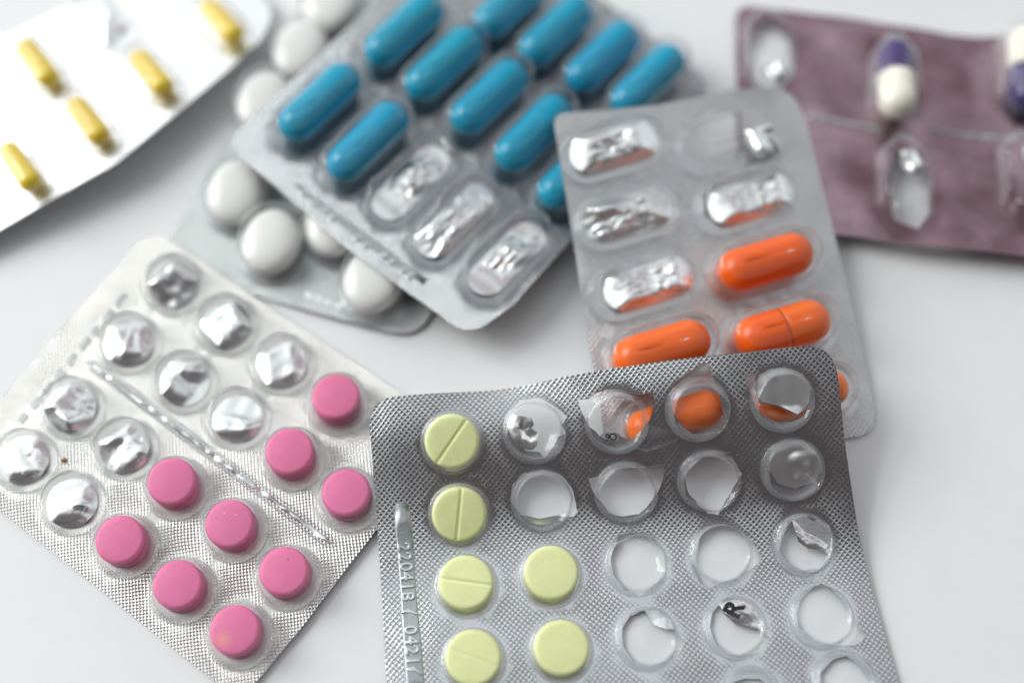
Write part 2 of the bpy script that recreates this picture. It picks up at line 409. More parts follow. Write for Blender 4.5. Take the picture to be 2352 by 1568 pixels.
# ------------------------------------------------------------------ packs
def inside(p, poly):
    c = False; n = len(poly); x, y = p
    for i in range(n):
        x1, y1 = poly[i]; x2, y2 = poly[(i + 1) % n]
        if (y1 > y) != (y2 > y) and x < (x2 - x1) * (y - y1) / (y2 - y1) + x1: c = not c
    return c
def resample(poly, step):
    out = []
    for i in range(len(poly)):
        a, b = Vector(poly[i]), Vector(poly[(i + 1) % len(poly)]); n = max(1, int((b - a).length / step))
        for k in range(n): out.append(a.lerp(b, k / n))
    return out
PACKS = []
class Pack:
    """corners: four (px, py, height); bumps: (px, py, amp, sigma_mm_x, sigma_mm_y, angle)"""
    def __init__(s, name, label, corners, bumps=(), wave=.10, seed=0, floor=None):
        s.floor = floor
        s.pts = [at(px, py, z) for px, py, z in corners]
        s.c = sum(s.pts, Vector()) / 4
        A = Matrix([[1, p.x - s.c.x, p.y - s.c.y, (p.x - s.c.x) * (p.y - s.c.y) / 100] for p in s.pts])
        s.k = A.inverted() @ Vector([p.z for p in s.pts])
        s.b = []; s.wave = wave; s.seed = seed
        for px, py, amp, sx, sy, an in bumps:
            q = at(px, py, s.c.z); s.b.append((q.x, q.y, amp, sx, sy, math.cos(an), math.sin(an)))
        mw = Matrix.Translation(Vector((s.c.x, s.c.y, 0)) * S)
        s.root = thing(name, label, 'blister pack', mw, 'blister packs scattered on the white table')
        s.holes = []; s.name = name; s.dom = []
        PACKS.append(s)
    def z(s, x, y):
        u, v = x - s.c.x, y - s.c.y
        z = s.k[0] + s.k[1] * u + s.k[2] * v + s.k[3] * u * v / 100
        for bx, by, amp, sx, sy, ca, sa in s.b:
            du, dv = x - bx, y - by; p, q = du * ca + dv * sa, -du * sa + dv * ca
            z += amp * math.exp(-(p / sx) ** 2 - (q / sy) ** 2)
        if s.floor is not None: z = s.floor + 1.1 * math.log(1 + math.exp(min(40, (z - s.floor) / 1.1)))
        z += noise.noise(Vector((x * .09, y * .09, s.seed * 7.3))) * s.wave
        return z
    def bp(s, px, py, dz=0.0):
        z = s.c.z + dz
        for _ in range(12):
            p = at(px, py, z); z = s.z(p.x, p.y) + dz
        return at(px, py, z)
    def n(s, x, y, e=.8):
        return Vector((-(s.z(x + e, y) - s.z(x - e, y)) / (2 * e), -(s.z(x, y + e) - s.z(x, y - e)) / (2 * e), 1)).normalized()
    def ang(s, p0, p1):
        a, b = s.bp(*p0), s.bp(*p1); return math.atan2(b.y - a.y, b.x - a.x)
    def fr(s, px, py, dz=0.0, ang=0.0, lift=0.0):
        """frame on the sheet below the spot that shows at (px, py) when dz above the sheet"""
        p = s.bp(px, py, dz); q = Vector((p.x, p.y, s.z(p.x, p.y))); n = s.n(p.x, p.y)
        return frame(q + n * lift, n, ang)
    def sheet(s, outline, mat, uvang, radii, step=1.5, thick=.22):
        """outline: (px, py) points; radii: {index: mm} corner roundings"""
        P = [s.bp(*p).to_2d() for p in outline]; out = []
        for i, p in enumerate(P):
            if i in radii:
                a = (P[i - 1] - p).normalized(); b = (P[(i + 1) % len(P)] - p).normalized(); r = radii[i]
                p0, p1 = p + a * r, p + b * r
                for k in range(9): t = k / 8; out.append(p0 * (1 - t) ** 2 + p * 2 * t * (1 - t) + p1 * t * t)
            else: out.append(p)
        out = resample(out, 1.2)
        if sum(out[i].x * out[(i + 1) % len(out)].y - out[(i + 1) % len(out)].x * out[i].y for i in range(len(out))) < 0: out.reverse()
        s.out2 = out
        holes = [resample([s.bp(*p).to_2d() for p in h], .7) for h in s.holes]
        rnd = random.Random(s.seed + 5)
        holes = [[q + Vector((rnd.uniform(-1, 1), rnd.uniform(-1, 1))) * .07 for q in h] for h in holes]
        pts = list(out); edges = [(i, (i + 1) % len(out)) for i in range(len(out))]
        for h in holes:
            b = len(pts); pts += h; edges += [(b + i, b + (i + 1) % len(h)) for i in range(len(h))]
        xs = [p.x for p in out]; ys = [p.y for p in out]
        j = 0; y = min(ys)
        while y < max(ys):
            x = min(xs) + (step / 2 if j % 2 else 0)
            while x < max(xs):
                q = (x, y)
                if inside(q, out) and min((o_.x - x) ** 2 + (o_.y - y) ** 2 for o_ in out) > .3 and not any(inside(q, h) for h in holes): pts.append(Vector(q))
                x += step
            y += step * .87; j += 1
        vs, es, fs, *_ = delaunay_2d_cdt([Vector(p) for p in pts], edges, [], 0, 1e-5)
        F = []
        for f in fs:
            c = sum((vs[i] for i in f), Vector((0, 0))) / len(f)
            if abs((vs[f[1]] - vs[f[0]]).cross(vs[f[2]] - vs[f[0]])) < .004: continue
            if inside(c, out) and not any(inside(c, h) for h in holes): F.append(tuple(f))
        if F:
            a, b, c = (vs[i] for i in F[0][:3])
            if (b - a).cross(c - a) < 0: F = [tuple(reversed(f)) for f in F]
        V = [Vector((p.x - s.c.x, p.y - s.c.y, s.z(p.x, p.y))) for p in vs]
        ca, sa = math.cos(uvang), math.sin(uvang)
        uvs = [(p.x * ca + p.y * sa, -p.x * sa + p.y * ca) for p in vs]
        n0 = len(V); cnt = {}
        for f in F:
            for i in range(len(f)):
                e = (f[i], f[(i + 1) % len(f)]); cnt[e] = 1
        F2 = list(F) + [tuple(reversed([i + n0 for i in f])) for f in F]
        V2 = V + [v - Vector((0, 0, thick)) for v in V]; uvs = uvs + uvs; side = []
        for (a, b) in cnt:
            if (b, a) in cnt: continue
            m0 = len(V2); V2 += [V2[b], V2[a], V2[a + n0], V2[b + n0]]; uvs += [uvs[a]] * 4; side.append((m0, m0 + 1, m0 + 2, m0 + 3))
        me = mesh('foil_sheet', V2, F2 + side, mat, True, uvs)
        for poly in list(me.polygons)[len(F2):]: poly.use_smooth = False
        o = link('foil_sheet', me, s.root); s.outline = out; return o
    def patch(s, name, pts, mat, lift=.05, thick=.1, uvang=0.0, step=1.5, parent=None, smooth=True, bulge=0.0):
        """a thin piece lying on the sheet, outline in frame units"""
        out = resample([s.bp(*p).to_2d() for p in pts], .8)
        if sum(out[i].x * out[(i + 1) % len(out)].y - out[(i + 1) % len(out)].x * out[i].y for i in range(len(out))) < 0: out.reverse()
        V = []; F = []
        c = sum(out, Vector((0, 0))) / len(out); n = len(out); K = 5
        for j in range(K + 1):
            for p in out:
                q = c.lerp(p, 1 - j / K) if j < K else c
                V.append(Vector((q.x - s.c.x, q.y - s.c.y, s.z(q.x, q.y) + lift + bulge * (1 - (1 - j / K) ** 2))))
        for j in range(K):
            for k in range(n): a, b = j * n + k, j * n + (k + 1) % n; F.append((a, b, b + n, a + n))
        m0 = len(V); V += [v - Vector((0, 0, thick)) for v in V[:n]]
        for k in range(n): F.append((k, m0 + k, m0 + (k + 1) % n, (k + 1) % n))
        ca, sa = math.cos(uvang), math.sin(uvang)
        uvs = [((v.x) * ca + v.y * sa, -v.x * sa + v.y * ca) for v in V]
        o = bpy.data.objects.new(name, mesh(name, V, F, mat, smooth, uvs)); C.objects.link(o); o.parent = parent or s.root; return o
    def rib(s, name, p0, p1, width, height, mat, rough=.3, lift=.02, n=90):
        a, b = s.bp(*p0).to_2d(), s.bp(*p1).to_2d(); d = (b - a).normalized(); m = Vector((-d.y, d.x)); V = []; F = []; K = 9
        for i in range(n + 1):
            t = i / n; c = a.lerp(b, t); e = min(1, min(t, 1 - t) * n / 3 + .05) ** .5
            for k in range(K):
                u = math.cos(math.pi * k / (K - 1)); q = c + m * (u * width / 2 * e)
                h = math.sin(math.pi * k / (K - 1)) ** .6 * height * e
                h *= 1 + rough * 2 * noise.noise(Vector((q.x * .8, q.y * .8, 2.2 + s.seed))); q2 = q + m * noise.noise(Vector((t * 25, u, 5))) * rough * .3
                V.append(Vector((q2.x - s.c.x, q2.y - s.c.y, s.z(q.x, q.y) + lift + h)))
        for i in range(n):
            for k in range(K - 1): x = i * K + k; F.append((x, x + 1, x + 1 + K, x + K))
            F.append((i * K + K - 1, i * K, i * K + K, i * K + K * 2 - 1))
        F.append(tuple(range(K))); F.append(tuple(reversed(range(n * K, n * K + K))))
        o = bpy.data.objects.new(name, mesh(name, V, F, mat)); C.objects.link(o); o.parent = s.root; return o
    def add(s, name, me, mw, parent=None):
        par = parent or s.root
        o = bpy.data.objects.new(name, me); C.objects.link(o); o.parent = par
        o.matrix_local = PM[par.name].inverted() @ mw; PM[o.name] = mw; return o
def top_thing(name, me, mw, label, cat, group):
    return thing(name, label, cat, mw, group, me)

def text_mesh(txt, size, depth, mat, bevel=.0):
    cu = bpy.data.curves.new('t', 'FONT'); cu.body = txt; cu.size = size * S; cu.extrude = depth * S; cu.align_x = 'CENTER'; cu.align_y = 'CENTER'
    cu.bevel_depth = bevel * S; cu.bevel_resolution = 1
    o = bpy.data.objects.new('t', cu); C.objects.link(o); dg = bpy.context.evaluated_depsgraph_get()
    me = bpy.data.meshes.new_from_object(o.evaluated_get(dg)); me.materials.clear(); me.materials.append(mat)
    bpy.data.objects.remove(o); bpy.data.curves.remove(cu); return me

# ------------------------------------------------------------------ table
bpy.context.view_layer.update()
tv = [(-450, -350, 0), (450, -350, 0), (450, 450, 0), (-450, 450, 0), (-450, -350, -25), (450, -350, -25), (450, 450, -25), (-450, 450, -25)]
t = link('table_top', mesh('table_top', tv, [(0, 1, 2, 3), (7, 6, 5, 4), (0, 4, 5, 1), (1, 5, 6, 2), (2, 6, 7, 3), (3, 7, 4, 0)], MT['table'], False))
t['kind'] = 'structure'; t['label'] = 'smooth white lacquered table top'

# ================================================================== PINK PACK
pk = Pack('blister_pack', 'pale silver blister pack of round pink tablets, half emptied, with a crease line',
          [(-129, 1068, 1.0), (345, 525, 2.2), (1037, 985, .7), (552, 1610, .9)], [], .12, 1)
a_row = pk.ang((280, 1020), (653, 1310))
pk.sheet([(-129, 1068), (345, 525), (480, 612), (620, 708), (760, 797), (900, 888), (1037, 985), (865, 1215), (700, 1430), (552, 1610), (250, 1370), (0, 1171)],
         MT['foil_pink'], a_row, {0: 3, 1: 5, 6: 4, 9: 2}, 1.6)
DH = 4.7
pdomes = [dome_mesh('blister', circle(5.45), DH, MT['plastic'], i, 0, .05, 1.0, .75, .6, lip=.08) for i in range(3)]
pdent = [dome_mesh('blister', circle(5.45), DH, MT['plastic'], 20 + i, .45, .12, 1.0, .7, .6, lip=.06, dish=.5) for i in range(3)]
pcr = [crumple_mesh('foil_flap', circle(4.4), DH * .8, MT['crinkle'], 40 + i, .5) for i in range(6)]
ptab = tablet_mesh('pink_tablet', 4.03, 3.95, MT['pink'], .6, .25)
pinks = [
 ((770, 910), 'pink tablet highest in its pack, alone beside three emptied cavities'),
 ((664, 1035), 'pink tablet just above the clear crease line, next to a torn empty cavity'),
 ((795, 1130), 'pink tablet nearest the left edge of the pack of pale yellow tablets'),
 ((393, 1103), 'pink tablet below the crease line, between an empty cavity and another pink tablet'),
 ((528, 1200), 'pink tablet with two tiny pale specks in the middle of its pack\'s lower half'),
 ((653, 1310), 'pink tablet with a tiny dark speck, beside the lower right end of the crease line'),
 ((275, 1236), 'pink tablet farthest left of all the pink ones, right of a crumpled foil cavity'),
 ((408, 1340), 'pink tablet in the edge row between the leftmost and the lowest pink ones'),
 ((540, 1445), 'lowest pink tablet, with a faint orange stain on its lower left face'),
]
for i, ((x, y), lab) in enumerate(pinks):
    mw = pk.fr(x, y, 3.9, a_row + .3 * i, .06)
    tb = top_thing('pink_tablet', ptab, mw, lab, 'tablet', 'pink tablets in the pale silver blister pack')
    def local(px, py): return (mw.inverted() @ (pk.bp(px, py, 4.2) * S)) / S
    if i == 8:
        q = local(x - 27, y + 22); st = simple('stained_pink_coating', (.85, .185, .385), .45, 0, .09, .05, 3200, 0, .1, stain=(tuple(Vector((q.x, q.y, 4.0)) * S), .0024, (.90, .42, .24)))
        tb.data = ptab.copy(); tb.data.materials[0] = st
    for sx, sy, rr, mt in {4: [(-12, -22, .13, 'cream'), (14, -18, .11, 'cream')], 5: [(8, -26, .1, 'ink')]}.get(i, []):
        q = local(x + sx, y + sy); sv, sf = shell(circle(rr, 10), [(0, -.1), (0, .01), (rr * .5, .03)])
        o = bpy.data.objects.new('speck', mesh('speck', sv, sf, MT[mt])); C.objects.link(o); o.parent = tb; o.location = Vector((q.x, q.y, 4.16)) * S
    pk.add('blister', pdomes[i % 3], pk.fr(x + 3, y + 6, 3.6, a_row + 1.1 * i))
for i, (x, y) in enumerate([(393, 640), (514, 733), (643, 825), (288, 775), (417, 865), (540, 950), (155, 925), (280, 1020), (45, 1045), (157, 1145)]):
    b = pk.add('blister', pdent[i % 3], pk.fr(x, y + 2, 2.6, a_row + 2.1 * i))
    pk.add('foil_flap', pcr[i % 6], pk.fr(x, y + 2, 2.6, a_row + 1.3 * i, .05), b)
# crease line: a long shallow clear rib
pk.rib('crease_fold', (212, 838), (764, 1250), .75, .30, MT['smooth'], .9, .0)
pk.rib('crease_line', (203, 830), (770, 1255), 2.1, .75, MT['plastic_soft'], .35)
# faint pressed code strip along the upper left edge
a_e = pk.ang((0, 960), (330, 590))
for k in range(9):
    t0 = k / 9; x, y = 35 + 250 * t0 + 4, 965 - 300 * t0
    pk.patch('pressed_mark', [(x, y), (x + 15 + k % 3 * 4, y - 17 - k % 3 * 5), (x + 28 + k % 2 * 5, y - 8 - k % 3 * 4), (x + 12, y + 9)], MT['strip_grey'], .03, .05)
cb = thing('crumb', 'tiny orange brown crumb lying on the pale silver foil beside emptied cavities', 'crumb', pk.fr(147, 1057, 0, .4, .25), None)
cv, cf = shell(ellipse(.5, .36, 12), [(0, -.2), (-.05, .05), (.1, .25), (.25, .3)], lambda v: v + Vector((noise.noise(v * 3), noise.noise(v * 3 + Vector((5, 0, 0))), 0)) * .25)
cb.data = None
bpy.data.objects.remove(cb); cb = thing('crumb', 'tiny orange brown crumb lying on the pale silver foil beside emptied cavities', 'crumb', pk.fr(147, 1057, 0, .4, .2), None, mesh('crumb', cv, cf, MT['crumb'], False))

# ================================================================== YELLOW PACK (nearest)
ye = Pack('blister_pack', 'sharp front silver blister pack with pale yellow tablets and many torn empty cavities',
          [(845, 915, 8.0), (1915, 788, 14.2), (2110, 1800, -13), (905, 1790, -7.3)],
          [(1130, 880, -2.0, 13, 10, 0), (980, 960, .8, 12, 10, 0), (1400, 1220, -2.2, 46, 12, .1), (1530, 950, .9, 8, 6, 0), (1330, 1560, .5, 30, 10, .2)], .22, 2, .7)
def Zc(ox, oy, sc_):  # zoomed-view reading -> frame units
    return lambda x, y: ((ox + x / sc_) / 1.08843, (oy + y / sc_) / 1.08843)
z3 = Zc(900, 840, 3.485); z4 = Zc(1460, 840, 3.0947); z5 = Zc(1440, 900, 6.819); z6 = Zc(1460, 1257, 2.735); z2 = Zc(940, 1230, 3.288)
def H(z, pts): return [z(*p) for p in pts]
ye.holes = [
 H(z3, [(1300, 650), (1400, 550), (1560, 530), (1720, 620), (1805, 700), (1760, 770), (1795, 850), (1730, 870), (1690, 960), (1610, 1055), (1560, 1010), (1450, 1000), (1330, 900), (1275, 760)]),
 H(z5, [(40, 665), (240, 655), (330, 560), (560, 490), (900, 530), (1050, 580), (1310, 540), (1335, 680), (1300, 850), (1250, 1020), (1120, 1190), (960, 1360), (850, 1330), (730, 1270), (500, 1250), (400, 1290), (240, 1130), (120, 930), (60, 780)]),
 H(z4, [(900, 215), (965, 215), (1000, 310), (1040, 440), (1080, 600), (1100, 680), (1060, 730), (960, 750), (840, 755), (760, 700), (690, 590), (670, 480), (690, 380), (760, 310)]),
 H(z4, [(1255, 285), (1330, 290), (1320, 400), (1350, 510), (1380, 520), (1500, 540), (1655, 610), (1740, 540), (1700, 620), (1620, 660), (1500, 665), (1390, 620), (1340, 560), (1290, 450), (1260, 360)]),
 H(z3, [(1330, 1290), (1420, 1190), (1600, 1170), (1760, 1210), (1850, 1330), (1880, 1450), (1895, 1530), (1860, 1573), (1790, 1578), (1700, 1600), (1560, 1600), (1400, 1553), (1310, 1420)]),
 H(z4, [(30, 1100), (150, 1075), (200, 1040), (300, 1010), (480, 1010), (615, 995), (620, 1080), (590, 1170), (540, 1250), (480, 1330), (430, 1370), (300, 1395), (200, 1370), (130, 1280), (60, 1190)]),
 H(z4, [(850, 940), (900, 900), (1020, 880), (1130, 900), (1180, 1000), (1220, 1060), (1180, 1130), (1120, 1230), (1060, 1330), (1040, 1380), (960, 1370), (880, 1300), (800, 1200), (780, 1080)]),
 H(z6, [(230, 230), (330, 200), (480, 240), (550, 330), (600, 400), (560, 460), (500, 540), (430, 600), (380, 640), (280, 590), (200, 490), (180, 380)]),
 H(z6, [(770, 250), (850, 160), (960, 140), (1080, 200), (1160, 270), (1215, 370), (1190, 420), (1100, 470), (1060, 510), (950, 540), (840, 585), (790, 540), (740, 430), (745, 320)]),
 H(z6, [(1340, 200), (1420, 110), (1440, 200), (1470, 260), (1540, 310), (1640, 320), (1680, 360), (1620, 440), (1500, 460), (1400, 410), (1340, 330)]),
 H(z6, [(260, 860), (320, 770), (410, 730), (480, 820), (560, 860), (620, 850), (660, 920), (690, 990), (620, 1010), (560, 1080), (450, 1110), (340, 1080), (270, 990)]),
 H(z6, [(880, 740), (930, 690), (960, 760), (1030, 820), (1150, 850), (1200, 870), (1270, 920), (1240, 1000), (1110, 1040), (980, 1030), (900, 960), (860, 850)]),
 H(z6, [(1450, 680), (1500, 600), (1620, 550), (1680, 570), (1760, 660), (1840, 770), (1900, 870), (1930, 910), (1860, 970), (1700, 970), (1560, 930), (1470, 850), (1440, 760)]),
 H(z6, [(1620, 1160), (1700, 1070), (1790, 1040), (1880, 1100), (1950, 1200), (1960, 1290), (1820, 1350), (1680, 1320), (1620, 1240)]),
 H(z6, [(1010, 1230), (1100, 1200), (1200, 1200), (1300, 1270), (1290, 1400), (1150, 1450), (1040, 1380)]),
]
a_y = ye.ang((1037, 1000), (1799, 900))
ye.sheet([(845, 915), (1000, 903), (1080, 899), (1150, 894), (1210, 885), (1290, 866), (1380, 850), (1500, 833), (1600, 820), (1750, 804), (1915, 786), (1928, 890), (1940, 1010), (1968, 1195), (2013, 1390), (2062, 1560), (2110, 1800), (905, 1790), (888, 1560), (866, 1200), (850, 1000)],
         MT['foil_yellow'], a_y, {0: 5, 10: 5.5}, 1.4)
YH = 3.7
ydm = [dome_mesh('blister', circle(5.15), YH, MT['plastic'], 60 + i, 0, .04, .9, .5, .35, lip=.09) for i in range(2)]
ydn = [dome_mesh('blister', circle(5.15), YH, MT['plastic'], 70 + i, .24, .14, .9, .5, .35, lip=.13, dish=1.15) for i in range(5)]
yt_plain = tablet_mesh('yellow_tablet', 4.45, 3.15, MT['yellow'], .55, .1)
ytabs = [
 ((1037, 1000), (-56), .28, 'scored pale yellow tablet in its pack\'s top left corner, line slanting up right'),
 ((1054, 1167), (-85), .28, 'scored pale yellow tablet with an upright line, beside the upper end of the code strip'),
 ((1070, 1335), 8, .24, 'scored pale yellow tablet with a level line, beside the pressed digits'),
 ((1087, 1507), 20, .10, 'pale yellow tablet at the bottom left with only a faint slanting line'),
 ((1266, 1312), None, 0, 'plain unscored pale yellow tablet, upper of the two without a line'),
 ((1290, 1485), None, 0, 'plain unscored pale yellow tablet at the bottom, lower of the two without a line'),
]
for i, ((x, y), g, d, lab) in enumerate(ytabs):
    me = yt_plain if g is None else tablet_mesh('yellow_tablet', 4.45, 3.15, MT['yellow'], .5, .1, (R(-g) - a_y, d))
    top_thing('yellow_tablet', me, ye.fr(x, y, 3.1, a_y, .06), lab, 'tablet', 'pale yellow tablets in the front blister pack')
    ye.add('blister', ydm[i % 2], ye.fr(x + 1, y + 3, 2.9, a_y + i * 1.3))
flaps = {
 (1, 0): H(z3, [(1310, 680), (1400, 690), (1500, 710), (1520, 770), (1495, 800), (1560, 850), (1545, 960), (1500, 1000), (1400, 980), (1330, 900), (1270, 780)]),
 (2, 0): H(z5, [(380, 1290), (500, 1240), (620, 1230), (740, 1245), (730, 1380), (600, 1370), (480, 1340)]),
 (4, 0): H(z4, [(1350, 300), (1440, 250), (1560, 235), (1700, 290), (1770, 400), (1750, 520), (1660, 610), (1520, 545), (1370, 512), (1340, 420)]),
 (4, 1): H(z4, [(1440, 850), (1560, 800), (1700, 800), (1820, 900), (1850, 1030), (1800, 1130), (1640, 1190), (1500, 1150), (1430, 1040)]),
 (4, 2): H(z6, [(1420, 85), (1560, 70), (1690, 150), (1720, 260), (1640, 325), (1540, 315), (1465, 265), (1440, 180)]),
 (2, 3): H(z6, [(415, 725), (500, 725), (600, 790), (620, 860), (560, 862), (480, 825)]),
 (3, 3): H(z6, [(915, 685), (1050, 645), (1180, 710), (1225, 860), (1150, 855), (1030, 825), (965, 765)]),
 (1, 1): H(z3, [(1400, 1555), (1560, 1590), (1740, 1560), (1800, 1580), (1700, 1640), (1560, 1650), (1440, 1610)]),
}
centers = {(1, 0): (1228, 978), (2, 0): z5(715, 960), (3, 0): z4(900, 525), (4, 0): z4(1560, 450), (1, 1): z3(1595, 1390), (2, 1): z4(335, 1170), (3, 1): z4(985, 1080), (4, 1): z4(1640, 995),
           (2, 2): z6(370, 400), (3, 2): z6(950, 330), (4, 2): z6(1525, 255), (2, 3): z6(440, 910), (3, 3): z6(1050, 830), (4, 3): z6(1650, 760), (4, 4): z6(1800, 1210), (3, 4): z6(1160, 1320), (2, 4): (1512, 1640), (1, 4): (1308, 1662), (0, 4): (1105, 1684)}
k = 0
for key, (x, y) in centers.items():
    mw = ye.fr(x, y, 2.9, a_y + k * 1.7)
    b = ye.add('blister', ydn[k % 5] if key[1] < 4 or key[0] > 2 else ydm[0], mw); k += 1
    if key in flaps:
        c = ye.bp(x, y, .9); M0 = frame(Vector((c.x, c.y, ye.z(c.x, c.y) + .1)), ye.n(c.x, c.y), a_y); Mi = M0.inverted()
        loc = [(Mi @ (ye.bp(*p, .9) * S)) / S for p in flaps[key]]
        loc = [Vector((v.x, v.y)) for v in loc]
        if sum(loc[i].x * loc[(i + 1) % len(loc)].y - loc[(i + 1) % len(loc)].x * loc[i].y for i in range(len(loc))) < 0: loc.reverse()
        fl = ye.add('foil_flap', crumple_mesh('foil_flap', circle(4.9), YH * .62, MT['crinkle' if key in ((1, 0), (4, 2), (3, 3)) else 'flap'], 91 + k, .5, clip=loc, base=.3), M0, b)
# print on two torn flaps
def prints(txt, size, px, py, ang, dz):
    me = text_mesh(txt, size, .02, MT['ink'], .1 if size > 2 else .04); ye.add('print_mark', me, ye.fr(px, py, 0, ang, dz))
prints('9', 1.6, *z5(530, 1300), a_y, 2.0); prints('O', 1.6, *z5(625, 1295), a_y, 2.0)
prints('R', 4.2, *z6(1020, 735), a_y + R(55), 1.5)
# smooth pressed strip with raised digits
ye.patch('code_strip', H(z2, [(150, 150), (175, 95), (230, 80), (275, 130), (290, 260), (305, 400), (325, 700), (345, 1000), (385, 1330), (400, 1570), (410, 1700), (260, 1700), (245, 1520), (222, 1200), (200, 800), (172, 420), (155, 260)]), MT['strip_front'], .035, .05)
a_s = ye.ang(z2(225, 450), z2(300, 1385))
for ch, x, y in [('2', 225, 450), ('2', 236, 530), ('0', 245, 612), ('4', 250, 692), ('1', 255, 775), ('8', 258, 855), ('0', 281, 1132), ('4', 290, 1217), ('2', 293, 1298), ('1', 300, 1385)]:
    ye.add('embossed_digit', text_mesh(ch, 2.9, .1, MT['smooth'], .07), ye.fr(*z2(x, y), 0, a_s, .17))
for pts in ([(205, 985), (262, 955), (330, 985), (350, 1000), (345, 1012), (262, 970), (210, 998)], [(245, 1450), (310, 1425), (355, 1470), (380, 1495), (370, 1502), (308, 1442), (250, 1462)]):
    ye.patch('pressed_slash', H(z2, pts), MT['smooth'], .17, .15)

# ================================================================== ORANGE PACK
og = Pack('blister_pack', 'grey silver blister pack of bright orange capsules, tucked under the front pack',
          [(1268, 262, 12.9), (1812, 200, 8.0), (2022, 995, .8), (1395, 1075, .9)], [(1700, 190, 2.2, 5, 3.5, 0), (1960, 900, -.3, 8, 20, 0)], .2, 3)
a_c = og.ang((1700, 602), (1812, 570)); a_o = og.ang((1395, 1075), (2022, 995))
oc = [(1412, 318), (1445, 475), (1480, 635), (1518, 788), (1552, 945), (1675, 303), (1718, 440), (1757, 587), (1796, 742), (1843, 898)]
og.holes = [[(1566, 300), (1590, 268), (1640, 258), (1700, 256), (1704, 310), (1700, 372), (1620, 380), (1575, 360)],
            [(1608, 440), (1640, 412), (1672, 415), (1680, 470), (1660, 510), (1620, 500)],
            [(1380, 660), (1400, 625), (1425, 622), (1430, 690), (1410, 705), (1385, 690)]]
og.sheet([(1268, 262), (1400, 252), (1500, 243), (1580, 228), (1660, 210), (1740, 202), (1815, 200), (1850, 275), (1885, 415), (1925, 572), (1972, 768), (2022, 997), (1800, 1023), (1395, 1075), (1378, 920), (1360, 840), (1318, 560), (1292, 400)],
         MT['foil_orange'], a_o, {0: 2.5, 6: 4, 11: 5, 13: 4}, 1.6)
CL, CR = 17.3, 3.75
OH = 7.7
odm = dome_mesh('blister', stadium(CL + 3.0, CR + 1.1), OH, MT['plastic'], 5, 0, .08, 1.2, .5, 1.6)
odn = [dome_mesh('blister', stadium(CL + 2.4, CR + 1.0), OH * .8, MT['plastic'], 80 + i, .4, .2, 1.2, .6, 1.1, lip=.1, dish=.8) for i in range(3)]
ocr = [crumple_mesh('foil_flap', stadium(CL - .5, CR), OH * .42, MT['flap' if i % 2 else 'crinkle'], 140 + i, .8, fine=.8) for i in range(4)]
ocap = capsule_mesh('orange_capsule', CL, CR, MT['orange']); ocap_low = capsule_mesh('orange_capsule', CL - .4, 3.15, MT['orange']); odm_low = dome_mesh('blister', stadium(CL + 3.0, CR + 1.1), 6.55, MT['plastic'], 5, 0, .08, 1.2, .5, 1.6)
ogr = 'orange capsules in the grey silver blister pack'
for i, lab in ((7, 'orange capsule without a visible joint, highest of the filled ones in its pack'), (3, 'left orange capsule, its lower side cut off by the front pack\'s edge'),
               (4, 'orange capsule seen only through the torn round holes of the front pack'), (9, 'lowest orange capsule, its right end peeking out beside the front pack')):
    top_thing('orange_capsule', ocap_low if i in (4, 9) else ocap, og.fr(*oc[i], 5.4, a_c, .1), lab, 'capsule', ogr)
    og.add('blister', odm_low if i in (4, 9) else odm, og.fr(*oc[i], 5.0, a_c))
sp = thing('orange_capsule', 'orange capsule with a thin joint line across its middle', 'capsule', og.fr(*oc[8], 5.6, a_c, .1), ogr)
for nm, me in (('body', capsule_mesh('body', CL, CR, MT['orange'], x0=-.3)), ('cap', capsule_mesh('cap', CL - .0, CR + .07, MT['orange'], x1=.1))):
    o = bpy.data.objects.new(nm, me); C.objects.link(o); o.parent = sp
og.add('blister', odm, og.fr(*oc[8], 5.0, a_c))
for i in (0, 1, 2, 5, 6):
    b = og.add('blister', odn[i % 3], og.fr(*oc[i], 4.3, a_c))
    if i == 5: continue
    og.add('foil_flap', ocr[i % 4], og.fr(oc[i][0] + (14 if i in (2, 6) else 0), oc[i][1], 3.6, a_c, .05), b)
c5 = og.ang((1668, 300), (1760, 300))
og.add('foil_flap', crumple_mesh('foil_flap', circle(3.6), 4.5, MT['crinkle'], 151, .8), og.fr(1752, 312, 3, a_c, .05))

# ================================================================== BLUE PACK
bl = Pack('blister_pack', 'grey silver blister pack of turquoise blue capsules with three emptied cavities',
          [(527, 318, 8.8), (1075, 775, 6.8), (1632, 190, .9), (1097, -212, 4.5)], [(1350, 415, -2.6, 14, 14, 0)], .15, 4)
a_l = bl.ang((728, 228), (1160, 580)); a_b = bl.ang((660, 290), (800, 160))
bl.sheet([(527, 318), (549, 359), (617, 415), (690, 478), (778, 556), (910, 653), (1009, 722), (1075, 775), (1180, 700), (1300, 565), (1470, 372), (1632, 190), (1580, 148), (1380, -2), (1097, -212), (860, 4), (700, 158)],
         MT['foil_blue'], a_l, {0: 2.2, 7: 4.5, 11: 4}, 1.7)
BL, BR = 18.2, 3.45
BH = 7.0
bdm = dome_mesh('blister', stadium(BL + 3.2, BR + 1.05), BH, MT['plastic'], 6, 0, .08, .6, .5, 1.4)
bdn = [dome_mesh('blister', stadium(BL + 2.6, BR + 1.1), BH * .85, MT['plastic'], 180 + i, .45, .22, .6, .6, 1.0, lip=.1, dish=.8) for i in range(3)]
bcr = [crumple_mesh('foil_flap', stadium(BL, BR - .1), BH * .45, MT['flap' if i == 1 else 'crinkle'], 160 + i, .8, fine=.8) for i in range(3)]
bcap = capsule_mesh('blue_capsule', BL, BR, MT['blue'], step=.12, stepx=1.0)
